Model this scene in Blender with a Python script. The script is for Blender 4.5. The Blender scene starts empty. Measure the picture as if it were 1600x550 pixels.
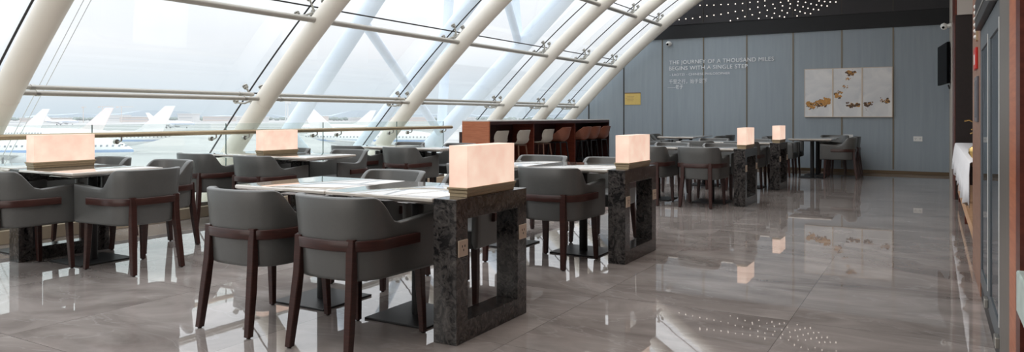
import bpy, bmesh, math, random
from mathutils import Vector, Matrix
random.seed(7)
S = bpy.context.scene
COL = S.collection
PI = math.pi

# ------------------------------------------------------------------ materials
def new_mat(name):
    m = bpy.data.materials.new(name); m.use_nodes = True
    nt = m.node_tree
    return m, nt, nt.nodes['Principled BSDF']

def simple(name, col, rough=.5, metal=0., ior=1.45, coat=0., noise=0., scale=30., bump=0., emit=None, estr=0.):
    m, nt, b = new_mat(name)
    b.inputs['Base Color'].default_value = (*col, 1)
    b.inputs['Roughness'].default_value = rough
    b.inputs['Metallic'].default_value = metal
    b.inputs['IOR'].default_value = ior
    b.inputs['Coat Weight'].default_value = coat
    if emit:
        b.inputs['Emission Color'].default_value = (*emit, 1)
        b.inputs['Emission Strength'].default_value = estr
    if noise or bump:
        tc = nt.nodes.new('ShaderNodeTexCoord')
        n = nt.nodes.new('ShaderNodeTexNoise'); n.inputs['Scale'].default_value = scale
        n.inputs['Detail'].default_value = 5
        nt.links.new(tc.outputs['Object'], n.inputs['Vector'])
        if noise:
            mx = nt.nodes.new('ShaderNodeMix'); mx.data_type = 'RGBA'
            mx.inputs['A'].default_value = (*[c*(1-noise) for c in col], 1)
            mx.inputs['B'].default_value = (*[min(1, c*(1+noise)) for c in col], 1)
            nt.links.new(n.outputs['Fac'], mx.inputs['Factor'])
            nt.links.new(mx.outputs['Result'], b.inputs['Base Color'])
        if bump:
            bp = nt.nodes.new('ShaderNodeBump'); bp.inputs['Strength'].default_value = bump
            bp.inputs['Distance'].default_value = .002
            nt.links.new(n.outputs['Fac'], bp.inputs['Height'])
            nt.links.new(bp.outputs['Normal'], b.inputs['Normal'])
    return m

def wood(name, c1, c2, rough=.35, scale=(1, 1, 1), wscale=6., spec=1.45):
    m, nt, b = new_mat(name)
    tc = nt.nodes.new('ShaderNodeTexCoord')
    mp = nt.nodes.new('ShaderNodeMapping'); mp.inputs['Scale'].default_value = scale
    n = nt.nodes.new('ShaderNodeTexNoise'); n.inputs['Scale'].default_value = wscale
    n.inputs['Detail'].default_value = 6; n.inputs['Distortion'].default_value = .6
    cr = nt.nodes.new('ShaderNodeValToRGB')
    cr.color_ramp.elements[0].color = (*c1, 1); cr.color_ramp.elements[0].position = .35
    cr.color_ramp.elements[1].color = (*c2, 1); cr.color_ramp.elements[1].position = .7
    nt.links.new(tc.outputs['Object'], mp.inputs['Vector']); nt.links.new(mp.outputs['Vector'], n.inputs['Vector'])
    nt.links.new(n.outputs['Fac'], cr.inputs['Fac']); nt.links.new(cr.outputs['Color'], b.inputs['Base Color'])
    b.inputs['Roughness'].default_value = rough; b.inputs['IOR'].default_value = spec
    return m

def floor_material():
    m, nt, b = new_mat('polished_grey_marble_tile')
    N, L = nt.nodes.new, nt.links.new
    geo = N('ShaderNodeNewGeometry')
    mp = N('ShaderNodeMapping'); mp.inputs['Location'].default_value = (.72, .35, 0)
    L(geo.outputs['Position'], mp.inputs['Vector'])
    br = N('ShaderNodeTexBrick'); br.offset = 0; br.squash = 1
    br.inputs['Scale'].default_value = 1.; br.inputs['Brick Width'].default_value = 1.2
    br.inputs['Row Height'].default_value = 1.2; br.inputs['Mortar Size'].default_value = .0022
    br.inputs['Mortar Smooth'].default_value = 0
    br.inputs['Color1'].default_value = (0, 0, 0, 1); br.inputs['Color2'].default_value = (1, 1, 1, 1)
    br.inputs['Mortar'].default_value = (.5, .5, .5, 1)
    L(mp.outputs['Vector'], br.inputs['Vector'])
    # per tile shift of the vein pattern
    sc = N('ShaderNodeVectorMath'); sc.operation = 'SCALE'; sc.inputs['Scale'].default_value = 7.3
    L(br.outputs['Color'], sc.inputs[0])
    ad = N('ShaderNodeVectorMath'); ad.operation = 'ADD'
    L(geo.outputs['Position'], ad.inputs[0]); L(sc.outputs['Vector'], ad.inputs[1])
    rot = N('ShaderNodeMapping'); rot.inputs['Rotation'].default_value = (0, 0, .55); rot.inputs['Scale'].default_value = (.75, 1.5, 1)
    L(ad.outputs['Vector'], rot.inputs['Vector'])
    n1 = N('ShaderNodeTexNoise'); n1.inputs['Scale'].default_value = 1.5; n1.inputs['Detail'].default_value = 9
    n1.inputs['Roughness'].default_value = .56; n1.inputs['Distortion'].default_value = 1.4
    L(rot.outputs['Vector'], n1.inputs['Vector'])
    cr = N('ShaderNodeValToRGB')
    e = cr.color_ramp.elements
    e[0].position = .3; e[0].color = (.203, .178, .166, 1)
    e[1].position = .72; e[1].color = (.40, .360, .340, 1)
    L(n1.outputs['Fac'], cr.inputs['Fac'])
    # thin pale veins
    n2 = N('ShaderNodeTexNoise'); n2.inputs['Scale'].default_value = .9; n2.inputs['Detail'].default_value = 6
    n2.inputs['Distortion'].default_value = 1.6
    L(rot.outputs['Vector'], n2.inputs['Vector'])
    sb = N('ShaderNodeMath'); sb.operation = 'SUBTRACT'; sb.inputs[1].default_value = .5; L(n2.outputs['Fac'], sb.inputs[0])
    ab = N('ShaderNodeMath'); ab.operation = 'ABSOLUTE'; L(sb.outputs[0], ab.inputs[0])
    vr = N('ShaderNodeValToRGB'); vr.color_ramp.elements[0].position = 0; vr.color_ramp.elements[0].color = (1, 1, 1, 1)
    vr.color_ramp.elements[1].position = .012; vr.color_ramp.elements[1].color = (0, 0, 0, 1)
    L(ab.outputs[0], vr.inputs['Fac'])
    vm = N('ShaderNodeMath'); vm.operation = 'MULTIPLY'; vm.inputs[1].default_value = .35; L(vr.outputs['Color'], vm.inputs[0])
    mx = N('ShaderNodeMix'); mx.data_type = 'RGBA'; mx.inputs['B'].default_value = (.45, .43, .42, 1)
    L(vm.outputs[0], mx.inputs['Factor']); L(cr.outputs['Color'], mx.inputs['A'])
    mo = N('ShaderNodeMix'); mo.data_type = 'RGBA'; mo.inputs['B'].default_value = (.07, .065, .06, 1)
    mf = N('ShaderNodeMath'); mf.operation = 'MULTIPLY'; mf.inputs[1].default_value = .55; L(br.outputs['Fac'], mf.inputs[0])
    L(mf.outputs[0], mo.inputs['Factor']); L(mx.outputs['Result'], mo.inputs['A'])
    L(mo.outputs['Result'], b.inputs['Base Color'])
    b.inputs['Roughness'].default_value = .018
    b.inputs['IOR'].default_value = 1.95
    # slight waviness: every tile reflects a little differently
    n3 = N('ShaderNodeTexNoise'); n3.inputs['Scale'].default_value = 2.2; n3.inputs['Detail'].default_value = 3
    L(ad.outputs['Vector'], n3.inputs['Vector'])
    bp = N('ShaderNodeBump'); bp.inputs['Strength'].default_value = .09; bp.inputs['Distance'].default_value = .004
    L(n3.outputs['Fac'], bp.inputs['Height']); L(bp.outputs['Normal'], b.inputs['Normal'])
    return m

def slab_material():
    m, nt, b = new_mat('dark_veined_marble')
    N, L = nt.nodes.new, nt.links.new
    tc = N('ShaderNodeTexCoord')
    n = N('ShaderNodeTexNoise'); n.inputs['Scale'].default_value = 14; n.inputs['Detail'].default_value = 10
    n.inputs['Distortion'].default_value = 2.2; n.inputs['Roughness'].default_value = .65
    L(tc.outputs['Object'], n.inputs['Vector'])
    cr = N('ShaderNodeValToRGB'); e = cr.color_ramp.elements
    e[0].position = .42; e[0].color = (.008, .008, .009, 1)
    e[1].position = .47; e[1].color = (.040, .037, .036, 1)
    x = e.new(.60); x.color = (.070, .064, .061, 1)
    x = e.new(.74); x.color = (.16, .145, .135, 1)
    L(n.outputs['Fac'], cr.inputs['Fac'])
    v = N('ShaderNodeTexVoronoi'); v.inputs['Scale'].default_value = 34; v.feature = 'F1'
    L(tc.outputs['Object'], v.inputs['Vector'])
    r2 = N('ShaderNodeValToRGB'); r2.color_ramp.elements[0].position = .16; r2.color_ramp.elements[0].color = (.35, .35, .35, 1)
    r2.color_ramp.elements[1].position = .3; r2.color_ramp.elements[1].color = (1, 1, 1, 1)
    L(v.outputs['Distance'], r2.inputs['Fac'])
    mx = N('ShaderNodeMix'); mx.data_type = 'RGBA'; mx.blend_type = 'MULTIPLY'; mx.inputs['Factor'].default_value = .8
    L(cr.outputs['Color'], mx.inputs['A']); L(r2.outputs['Color'], mx.inputs['B'])
    L(mx.outputs['Result'], b.inputs['Base Color'])
    b.inputs['Roughness'].default_value = .16; b.inputs['IOR'].default_value = 1.6
    return m

def tabletop_material():
    m, nt, b = new_mat('cream_glossy_stone')
    N, L = nt.nodes.new, nt.links.new
    tc = N('ShaderNodeTexCoord')
    n = N('ShaderNodeTexNoise'); n.inputs['Scale'].default_value = 3; n.inputs['Detail'].default_value = 7; n.inputs['Distortion'].default_value = 1.5
    L(tc.outputs['Object'], n.inputs['Vector'])
    cr = N('ShaderNodeValToRGB'); e = cr.color_ramp.elements
    e[0].position = .35; e[0].color = (.57, .525, .47, 1); e[1].position = .6; e[1].color = (.63, .585, .53, 1)
    L(n.outputs['Fac'], cr.inputs['Fac']); L(cr.outputs['Color'], b.inputs['Base Color'])
    b.inputs['Roughness'].default_value = .05; b.inputs['IOR'].default_value = 1.8; b.inputs['Coat Weight'].default_value = 1; b.inputs['Coat IOR'].default_value = 1.8; b.inputs['Coat Roughness'].default_value = .03
    return m

def glass_material(name, tint=(.97, .985, .99), veil=.13, refl=1.0, veil_col=(.92, .95, 1)):
    m = bpy.data.materials.new(name); m.use_nodes = True
    nt = m.node_tree; nt.nodes.clear(); N, L = nt.nodes.new, nt.links.new
    out = N('ShaderNodeOutputMaterial')
    tr = N('ShaderNodeBsdfTransparent'); tr.inputs['Color'].default_value = (*tint, 1)
    gl = N('ShaderNodeBsdfGlossy'); gl.inputs['Roughness'].default_value = .01; gl.inputs['Color'].default_value = (.95, .97, 1, 1)
    lw = N('ShaderNodeLayerWeight'); lw.inputs['Blend'].default_value = .5
    pw = N('ShaderNodeMath'); pw.operation = 'POWER'; pw.inputs[1].default_value = 5; L(lw.outputs['Facing'], pw.inputs[0])
    ml = N('ShaderNodeMath'); ml.operation = 'MULTIPLY_ADD'; ml.inputs[1].default_value = .92; ml.inputs[2].default_value = .07; L(pw.outputs[0], ml.inputs[0])
    mu = N('ShaderNodeMath'); mu.operation = 'MULTIPLY'; mu.inputs[1].default_value = refl; L(ml.outputs[0], mu.inputs[0])
    m1 = N('ShaderNodeMixShader'); L(mu.outputs[0], m1.inputs[0]); L(tr.outputs[0], m1.inputs[1]); L(gl.outputs[0], m1.inputs[2])
    tl = N('ShaderNodeBsdfTranslucent'); tl.inputs['Color'].default_value = (*veil_col, 1)
    m2 = N('ShaderNodeMixShader'); m2.inputs[0].default_value = veil; L(m1.outputs[0], m2.inputs[1]); L(tl.outputs[0], m2.inputs[2])
    L(m2.outputs[0], out.inputs['Surface'])
    return m

def lamp_material():
    m, nt, b = new_mat('glowing_alabaster')
    N, L = nt.nodes.new, nt.links.new
    tc = N('ShaderNodeTexCoord')
    n = N('ShaderNodeTexNoise'); n.inputs['Scale'].default_value = 7; n.inputs['Detail'].default_value = 5
    L(tc.outputs['Object'], n.inputs['Vector'])
    cr = N('ShaderNodeValToRGB'); e = cr.color_ramp.elements
    e[0].position = .3; e[0].color = (.84, .54, .42, 1); e[1].position = .72; e[1].color = (1.0, .75, .60, 1)
    L(n.outputs['Fac'], cr.inputs['Fac'])
    L(cr.outputs['Color'], b.inputs['Emission Color']); b.inputs['Emission Strength'].default_value = .92
    b.inputs['Base Color'].default_value = (.26, .21, .18, 1); b.inputs['Roughness'].default_value = .45
    return m

def wall_material():
    m, nt, b = new_mat('blue_grey_wall_cloth')
    N, L = nt.nodes.new, nt.links.new
    geo = N('ShaderNodeNewGeometry')
    mp = N('ShaderNodeMapping'); mp.inputs['Scale'].default_value = (9, 1, .6)
    L(geo.outputs['Position'], mp.inputs['Vector'])
    n = N('ShaderNodeTexNoise'); n.inputs['Scale'].default_value = 2; n.inputs['Detail'].default_value = 5
    L(mp.outputs['Vector'], n.inputs['Vector'])
    cr = N('ShaderNodeValToRGB'); e = cr.color_ramp.elements
    e[0].position = .25; e[0].color = (.275, .325, .365, 1); e[1].position = .8; e[1].color = (.32, .37, .41, 1)
    L(n.outputs['Fac'], cr.inputs['Fac']); L(cr.outputs['Color'], b.inputs['Base Color'])
    b.inputs['Roughness'].default_value = .55
    return m

def apron_material():
    m, nt, b = new_mat('airport_apron_concrete')
    N, L = nt.nodes.new, nt.links.new
    geo = N('ShaderNodeNewGeometry')
    mp = N('ShaderNodeMapping'); mp.inputs['Scale'].default_value = (.006, .02, 1); mp.inputs['Rotation'].default_value = (0, 0, .5)
    L(geo.outputs['Position'], mp.inputs['Vector'])
    n = N('ShaderNodeTexNoise'); n.inputs['Scale'].default_value = 1.; n.inputs['Detail'].default_value = 6
    L(mp.outputs['Vector'], n.inputs['Vector'])
    cr = N('ShaderNodeValToRGB'); e = cr.color_ramp.elements
    e[0].position = .4; e[0].color = (.26, .27, .27, 1); e[1].position = .6; e[1].color = (.44, .44, .435, 1)
    L(n.outputs['Fac'], cr.inputs['Fac']); L(cr.outputs['Color'], b.inputs['Base Color'])
    b.inputs['Roughness'].default_value = .9
    return m

def plane_material(name, stripe):
    m, nt, b = new_mat(name)
    N, L = nt.nodes.new, nt.links.new
    tc = N('ShaderNodeTexCoord'); sp = N('ShaderNodeSeparateXYZ'); L(tc.outputs['Object'], sp.inputs[0])
    def band(lo, hi):
        a = N('ShaderNodeMath'); a.operation = 'GREATER_THAN'; a.inputs[1].default_value = lo; L(sp.outputs['Z'], a.inputs[0])
        c = N('ShaderNodeMath'); c.operation = 'LESS_THAN'; c.inputs[1].default_value = hi; L(sp.outputs['Z'], c.inputs[0])
        d = N('ShaderNodeMath'); d.operation = 'MULTIPLY'; L(a.outputs[0], d.inputs[0]); L(c.outputs[0], d.inputs[1]); return d
    st = band(3.05, 3.55)
    mx = N('ShaderNodeMix'); mx.data_type = 'RGBA'; mx.inputs['A'].default_value = (.86, .87, .88, 1); mx.inputs['B'].default_value = (*stripe, 1)
    L(st.outputs[0], mx.inputs['Factor'])
    wb = band(4.05, 4.4)
    md = N('ShaderNodeMath'); md.operation = 'FRACT'; ml = N('ShaderNodeMath'); ml.operation = 'MULTIPLY'; ml.inputs[1].default_value = 1.1
    L(sp.outputs['X'], ml.inputs[0]); L(ml.outputs[0], md.inputs[0])
    lt = N('ShaderNodeMath'); lt.operation = 'LESS_THAN'; lt.inputs[1].default_value = .4; L(md.outputs[0], lt.inputs[0])
    wm = N('ShaderNodeMath'); wm.operation = 'MULTIPLY'; L(lt.outputs[0], wm.inputs[0]); L(wb.outputs[0], wm.inputs[1])
    m2 = N('ShaderNodeMix'); m2.data_type = 'RGBA'; m2.inputs['B'].default_value = (.12, .14, .18, 1)
    L(wm.outputs[0], m2.inputs['Factor']); L(mx.outputs['Result'], m2.inputs['A'])
    L(m2.outputs['Result'], b.inputs['Base Color']); b.inputs['Roughness'].default_value = .4
    return m

M = dict(
    leather=simple('charcoal_leather', (.078, .080, .077), .40, ior=1.6, coat=.35, noise=.10, scale=60, bump=.05),
    leather_dark=simple('charcoal_leather_seat', (.062, .063, .062), .5, noise=.10, scale=60, bump=.05),
    wenge=wood('dark_red_brown_wood', (.030, .0115, .0095), (.054, .0195, .0155), .3, (3, 3, 40), 3),
    glide=simple('black_plastic_glide', (.01, .01, .01), .5),
    top=tabletop_material(), slab=slab_material(), floor=floor_material(), lamp=lamp_material(), wall=wall_material(),
    black=simple('black_powder_steel', (.009, .009, .010), .42, noise=.2, scale=50),
    bronze=simple('brushed_bronze', (.40, .32, .21), .38, .6, noise=.12, scale=40),
    socket=simple('bronze_socket_plate', (.64, .52, .41), .35, .35),
    slot=simple('socket_slot', (.02, .018, .015), .6),
    ribpaint=simple('ivory_steel_paint', (.84, .80, .72), .45, noise=.04, scale=3),
    tube=simple('satin_grey_tube', (.46, .44, .40), .38, .25, noise=.05, scale=8),
    steel=simple('stainless_fitting', (.42, .41, .38), .32, .85),
    seal=simple('black_glazing_seal', (.018, .016, .016), .6),
    glass=glass_material('facade_glass'), bglass=glass_material('balustrade_glass', (.93, .965, .95), .03, .6),  # facade pane's milky veil stands in for the haze outdoors
    gedge=simple('dark_green_glass_edge', (.10, .16, .15), .2),
    curb=simple('beige_stone_curb', (.55, .45, .33), .45, noise=.1, scale=8),
    ledge=simple('pale_ledge_paint', (.70, .69, .62), .6, noise=.05, scale=3),
    truss=simple('glass_tinted_steel', (.66, .76, .86), .5, noise=.05, scale=1),  # blue tint of the glazing is put into the steel colour
    dark=simple('near_black_panel', (.024, .023, .027), .5, noise=.2, scale=4),
    band=simple('black_recess_paint', (.010, .011, .013), .6),
    dot=simple('light_point', (.9, .8, .7), .5, emit=(1, .88, .78), estr=1.6),
    trimgold=simple('dull_gold_trim', (.16, .135, .10), .4, .5),
    trimdark=simple('dark_joint_strip', (.05, .045, .04), .5, .3),
    base=simple('gold_brown_skirting', (.12, .085, .05), .35, .5),
    ceil=simple('warm_white_ceiling', (.62, .60, .57), .8, noise=.03, scale=2),
    sidewall=simple('taupe_side_wall', (.33, .29, .25), .6, noise=.06, scale=3),
    orange=wood('orange_brown_veneer', (.40, .125, .058), (.52, .185, .09), .32, (2, 2, 26), 2),
    barwood=wood('dark_red_bar_veneer', (.030, .008, .007), (.050, .014, .012), .4, (2, 2, 20), 2),
    redwood=wood('deep_red_veneer', (.09, .02, .012), (.15, .035, .02), .3, (3, 3, 18), 2),
    lightwood=wood('light_pine_board', (.50, .29, .16), (.66, .41, .25), .45, (1, 12, 1), 3),
    pilaster=wood('brown_pilaster_veneer', (.25, .125, .08), (.33, .18, .12), .35, (3, 3, 18), 2),
    bartop=simple('white_bar_top', (.75, .74, .72), .15),
    creamshell=simple('greige_plastic_shell', (.40, .36, .31), .5, noise=.05, scale=30),
    brownshell=simple('tan_leather_shell', (.24, .085, .05), .45, noise=.12, scale=40, bump=.04),
    stoolleg=wood('walnut_stool_leg', (.12, .06, .04), (.18, .09, .06), .4, (3, 3, 30), 3),
    letter=simple('silver_letter', (.84, .86, .88), .5),
    white=simple('white_plastic', (.78, .78, .76), .4),
    black_gloss=simple('black_screen', (.004, .004, .005), .35, ior=1.25),
    canvas=None, goldsign=None,
    red=simple('red_call_point', (.55, .02, .015), .35),
    cloth=simple('white_table_linen', (.80, .80, .82), .8, noise=.04, scale=12, bump=.2),
    brushed=wood('brushed_stainless', (.20, .18, .16), (.27, .245, .22), .36, (60, 60, .6), 2),
    cabglass=glass_material('cabinet_glass', (.55, .60, .64), .06, 1.0),
    greenstone=simple('pale_green_marble', (.55, .66, .62), .25, noise=.25, scale=14),
    apron=apron_material(),
    hillm=simple('far_hill', (.42, .50, .57), .9, noise=.15, scale=.004),  # pale blue-grey: distance haze mixed into the hill colour
    bld=simple('far_building', (.62, .62, .62), .8, noise=.1, scale=.05),
    bld2=simple('far_building_warm', (.60, .52, .48), .8, noise=.1, scale=.05),
    tree=simple('far_trees', (.16, .21, .19), .9, noise=.4, scale=.05),
    plane=plane_material('aircraft_white_paint', (.16, .32, .62)),
    fin=simple('aircraft_fin_white', (.84, .82, .82), .4),
    finpink=simple('aircraft_fin_blush', (.84, .74, .72), .4),
    engine=simple('aircraft_engine_grey', (.45, .46, .48), .4),
    tyre=simple('aircraft_tyre', (.03, .03, .03), .8),
)
M['brushed'].node_tree.nodes['Principled BSDF'].inputs['Metallic'].default_value = .6

def canvas_material():
    """marbled white canvas with gold and brown ink splashes (each canvas has its own object space)"""
    m, nt, b = new_mat('white_and_gold_canvas')
    N, L = nt.nodes.new, nt.links.new
    tc = N('ShaderNodeTexCoord')
    n = N('ShaderNodeTexNoise'); n.inputs['Scale'].default_value = 3; n.inputs['Detail'].default_value = 6; n.inputs['Distortion'].default_value = 1
    L(tc.outputs['Object'], n.inputs['Vector'])
    cr = N('ShaderNodeValToRGB'); e = cr.color_ramp.elements
    e[0].position = .3; e[0].color = (.62, .63, .65, 1); e[1].position = .7; e[1].color = (.80, .79, .78, 1)
    L(n.outputs['Fac'], cr.inputs['Fac']); L(cr.outputs['Color'], b.inputs['Base Color'])
    b.inputs['Roughness'].default_value = .5
    return m
M['canvas'] = canvas_material()
M['splash_gold'] = simple('gold_ink_splash', (.46, .23, .06), .4, .2, noise=.5, scale=40)
M['splash_brown'] = simple('brown_ink_splash', (.10, .055, .03), .5, noise=.5, scale=40)
M['plaque'] = simple('yellow_brass_plaque', (.68, .50, .16), .4, .2, noise=.12, scale=14)
M['frame_gold'] = simple('champagne_frame', (.62, .52, .42), .4, .3)

M['leather'].node_tree.nodes['Principled BSDF'].inputs['Coat Roughness'].default_value = .38
for k_ in ('black_gloss',): M[k_].node_tree.nodes['Principled BSDF'].inputs['Specular IOR Level'].default_value = .05

# ------------------------------------------------------------------ mesh helpers
class MB:
    def __init__(s): s.v = []; s.f = []
    def add(s, vs, fs):
        b = len(s.v); s.v += [tuple(v) for v in vs]; s.f += [tuple(i+b for i in f) for f in fs]; return s
    def box(s, x0, x1, y0, y1, z0, z1):
        return s.add([(x0,y0,z0),(x1,y0,z0),(x1,y1,z0),(x0,y1,z0),(x0,y0,z1),(x1,y0,z1),(x1,y1,z1),(x0,y1,z1)],
                     [(3,2,1,0),(4,5,6,7),(0,1,5,4),(1,2,6,5),(2,3,7,6),(3,0,4,7)])
    def loft(s, rings, closed=False, caps=True):
        n = len(rings[0]); vs = [p for r in rings for p in r]; fs = []
        m = len(rings)
        for i in range(m if closed else m-1):
            a, b = i*n, ((i+1) % m)*n
            for j in range(n):
                k = (j+1) % n; fs.append((a+j, a+k, b+k, b+j))
        if caps and not closed: fs += [tuple(reversed(range(n))), tuple(range((m-1)*n, m*n))]
        return s.add(vs, fs)
    def tube(s, path, r, n=12, caps=True):
        """round tube along 3D points; r is a number or a list"""
        P = [Vector(p) for p in path]; rings = []
        up = Vector((0, 0, 1)); prev = None
        for i, p in enumerate(P):
            t = (P[min(i+1, len(P)-1)] - P[max(i-1, 0)]).normalized()
            if prev is None:
                a = up if abs(t.dot(up)) < .9 else Vector((0, 1, 0)); u = (a - t*a.dot(t)).normalized()
            else: u = (prev - t*prev.dot(t)).normalized()
            prev = u; w = t.cross(u); rr = r[i] if isinstance(r, (list, tuple)) else r
            rings.append([p + (u*math.cos(2*PI*k/n) + w*math.sin(2*PI*k/n))*rr for k in range(n)])
        return s.loft(rings, caps=caps)
    def prism(s, pts, axis, a0, a1):
        """2D polygon extruded along an axis ('x': pts are (y,z); 'y': (x,z); 'z': (x,y))"""
        def mk(p, a): return {'x': (a, p[0], p[1]), 'y': (p[0], a, p[1]), 'z': (p[0], p[1], a)}[axis]
        return s.loft([[mk(p, a0) for p in pts], [mk(p, a1) for p in pts]])
    def lathe(s, prof, n=20, c=(0, 0, 0)):
        return s.loft([[(c[0]+r*math.cos(2*PI*k/n), c[1]+r*math.sin(2*PI*k/n), c[2]+z) for k in range(n)] for r, z in prof])
    def build(s, name, mat, parent=None, smooth=0., bevel=0., bseg=2):
        me = bpy.data.meshes.new(name); me.from_pydata(s.v, [], s.f); me.update()
        bm = bmesh.new(); bm.from_mesh(me)
        bmesh.ops.recalc_face_normals(bm, faces=bm.faces)
        if bevel:
            ed = [e for e in bm.edges if len(e.link_faces) == 2 and e.calc_face_angle(0) > .5]
            bmesh.ops.bevel(bm, geom=ed, offset=bevel, segments=bseg, profile=.5, affect='EDGES', clamp_overlap=True)
        bm.to_mesh(me); bm.free()
        if smooth:
            for p in me.polygons: p.use_smooth = True
            me.set_sharp_from_angle(angle=math.radians(smooth))
        me.materials.append(mat)
        o = bpy.data.objects.new(name, me); COL.objects.link(o)
        if parent: o.parent = parent
        return o

def tag(o, label, cat, group=None, kind=None):
    o['label'] = label; o['category'] = cat
    if group: o['group'] = group
    if kind: o['kind'] = kind
    return o
def thing(name, label, cat, loc=(0, 0, 0), rz=0, group=None):
    o = bpy.data.objects.new(name, None); COL.objects.link(o); o.empty_display_size = .1
    o.location = loc; o.rotation_euler = (0, 0, rz)
    return tag(o, label, cat, group)
def structure(o): o['kind'] = 'structure'; return o
def dup(root, loc, rz, label, group=None):
    r = root.copy(); COL.objects.link(r); r.location = loc; r.rotation_euler = (0, 0, rz); r['label'] = label
    if group: r['group'] = group
    for ch in list(root.children):
        c = ch.copy(); COL.objects.link(c); c.parent = r
        for g in list(ch.children):
            d = g.copy(); COL.objects.link(d); d.parent = c
    return r
def rrect(cx, cy, wx, wy, z, ch=.2):
    """chamfered rectangle ring, 8 points"""
    a, b = wx/2, wy/2; c = min(a, b)*ch
    return [(cx-a+c, cy-b, z), (cx+a-c, cy-b, z), (cx+a, cy-b+c, z), (cx+a, cy+b-c, z), (cx+a-c, cy+b, z), (cx-a+c, cy+b, z), (cx-a, cy+b-c, z), (cx-a, cy-b+c, z)]

# ------------------------------------------------------------------ room shell
YB = 16.8            # back wall
XR = .262            # side wall face
def zc(X): return .713 + 1.0043*(X+8.13) - .0623*(X+8.13)*(X+6.5)     # rib centre line in section
GOFF = .41
def zg(X): return zc(X + GOFF)                                          # glass line
def xg_of(z):
    lo, hi = -9.6, -2.0
    for _ in range(50):
        m = (lo+hi)/2
        if zg(m) < z: lo = m
        else: hi = m
    return (lo+hi)/2
def xc_of(z): return xg_of(z) + GOFF
CEIL = 4.75
RIBY = [3.55, 6.59, 9.68, 12.74, 14.66, 16.27]

structure(MB().box(-7.48, 2.2, -3.2, YB, -.12, 0).build('floor', M['floor']))
structure(MB().box(-9.35, -7.48, -3.2, YB, -.2, -.02).build('trim_1', M['ledge']))
structure(MB().box(-7.52, -7.38, -3.2, 10.55, 0, .125).build('trim_2', M['curb'], bevel=.006))
pts = [(xg_of(z), z) for z in [0, .4, .8, 1.2, 1.6, 2, 2.4, 2.8, 3.1, 3.28]]
low = [(x, z) for x, z in pts if z <= 3.28]
structure(MB().prism([(1.6, 0)] + low + [(1.6, 3.28)], 'y', YB, YB+.2).build('wall_back', M['wall']))
up = [(xg_of(z), z) for z in [3.28, 3.6, 4, 4.4, CEIL]]
structure(MB().prism([(1.6, 3.28)] + up + [(1.6, CEIL)], 'y', YB, YB+.2).build('wall_back_upper', M['dark']))
structure(MB().box(-3.35, 2.2, -3.2, YB+.2, CEIL, CEIL+.15).build('ceiling', M['ceil']))
structure(MB().box(-9.3, 2.2, -3.4, -3.2, 0, CEIL).build('wall_rear', M['sidewall']))
# dark recess band under the dotted panel
structure(MB().prism([(1.2, 2.99)] + [(xg_of(z)+.06, z) for z in (2.99, 3.1, 3.2, 3.31)] + [(1.2, 3.31)], 'y', YB-.035, YB).build('trim_3', M['band']))
# wall panel joints and skirting
for k, x in enumerate([-7.48, -6.55, -5.58, -4.60, -3.63, -2.65, -1.68, -.72]):
    zt = min(2.99, zg(x)-.03)
    structure(MB().box(x-.014, x+.014, YB-.008, YB, .09, zt).build('trim_%d' % (4+k), M['trimdark'] if k < 2 else M['trimgold']))
structure(MB().box(-9.0, XR, YB-.014, YB, 0, .065).build('baseboard_back', M['base'], bevel=.004))

# starlight panel: perforated dark panel, one mesh per light point
sp = thing('starlight_panel', 'dark perforated panel with rows of small glowing dots above the blue-grey wall', 'light panel', (-2.6, YB-.05, 3.31))
MB().prism([(XR+2.6-.004, 0)] + [(xg_of(z)+.1+2.6, z-3.31) for z in (3.31, 3.6, 4.0, 4.4, 4.74)] + [(XR+2.6-.004, 1.43)], 'y', 0, .045).build('panel_board', M['dark'], sp)
for x in (-4.60, -3.63, -2.65, -1.68, -.72):
    MB().box(x+2.6-.012, x+2.6+.012, -.006, 0, .01, 1.42).build('panel_joint', M['trimdark'], sp)
DOTS = [(-5.16, 3.43), (-5.0, 3.44), (-4.84, 3.44), (-4.67, 3.46), (-4.51, 3.47), (-4.35, 3.48), (-4.19, 3.49), (-4.03, 3.51), (-3.87, 3.53), (-3.71, 3.54), (-4.67, 3.73), (-4.51, 3.72), (-4.35, 3.71), (-4.19, 3.71), (-4.03, 3.7), (-3.87, 3.7), (-3.71, 3.7), (-3.98, 3.33), (-3.82, 3.37), (-3.66, 3.4), (-3.55, 3.71), (-3.55, 3.56), (-3.5, 3.43), (-3.38, 3.71), (-3.38, 3.59), (-3.34, 3.47), (-3.36, 3.34), (-3.23, 3.72), (-3.23, 3.61), (-3.18, 3.51), (-3.19, 3.38), (-3.08, 3.335), (-3.06, 3.63), (-3.02, 3.54), (-3.03, 3.43), (-2.92, 3.36), (-2.9, 3.66), (-2.86, 3.58), (-2.87, 3.48), (-2.82, 3.335), (-2.76, 3.42), (-2.74, 3.68), (-2.7, 3.61), (-2.71, 3.52), (-2.6, 3.47), (-2.56, 3.34), (-2.54, 3.65), (-2.55, 3.57), (-2.5, 3.43), (-2.44, 3.53), (-2.39, 3.62), (-2.4, 3.39), (-2.34, 3.49), (-2.29, 3.37), (-2.28, 3.58), (-2.23, 3.46), (-2.17, 3.55), (-2.13, 3.44), (-2.12, 3.63), (-2.07, 3.53), (-2.01, 3.61), (-1.96, 3.51), (-1.9, 3.59), (-1.79, 3.58)]
DOTS += [(-2.62+.14*k, 3.76+.03*(k % 3)) for k in range(8)] + [(-2.5+.15*k, 3.92+.04*(k % 2)) for k in range(9)] + [(-2.3+.16*k, 4.08) for k in range(8)]
for x, z in DOTS:
    o = MB().lathe([(.014, -.004), (.014, .001), (.011, .003), (.004, .004)], 8).build('light_dot', M['dot'], sp)
    o.location = (x+2.6, 0, z-3.31); o.rotation_euler = (PI/2, 0, 0)

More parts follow.
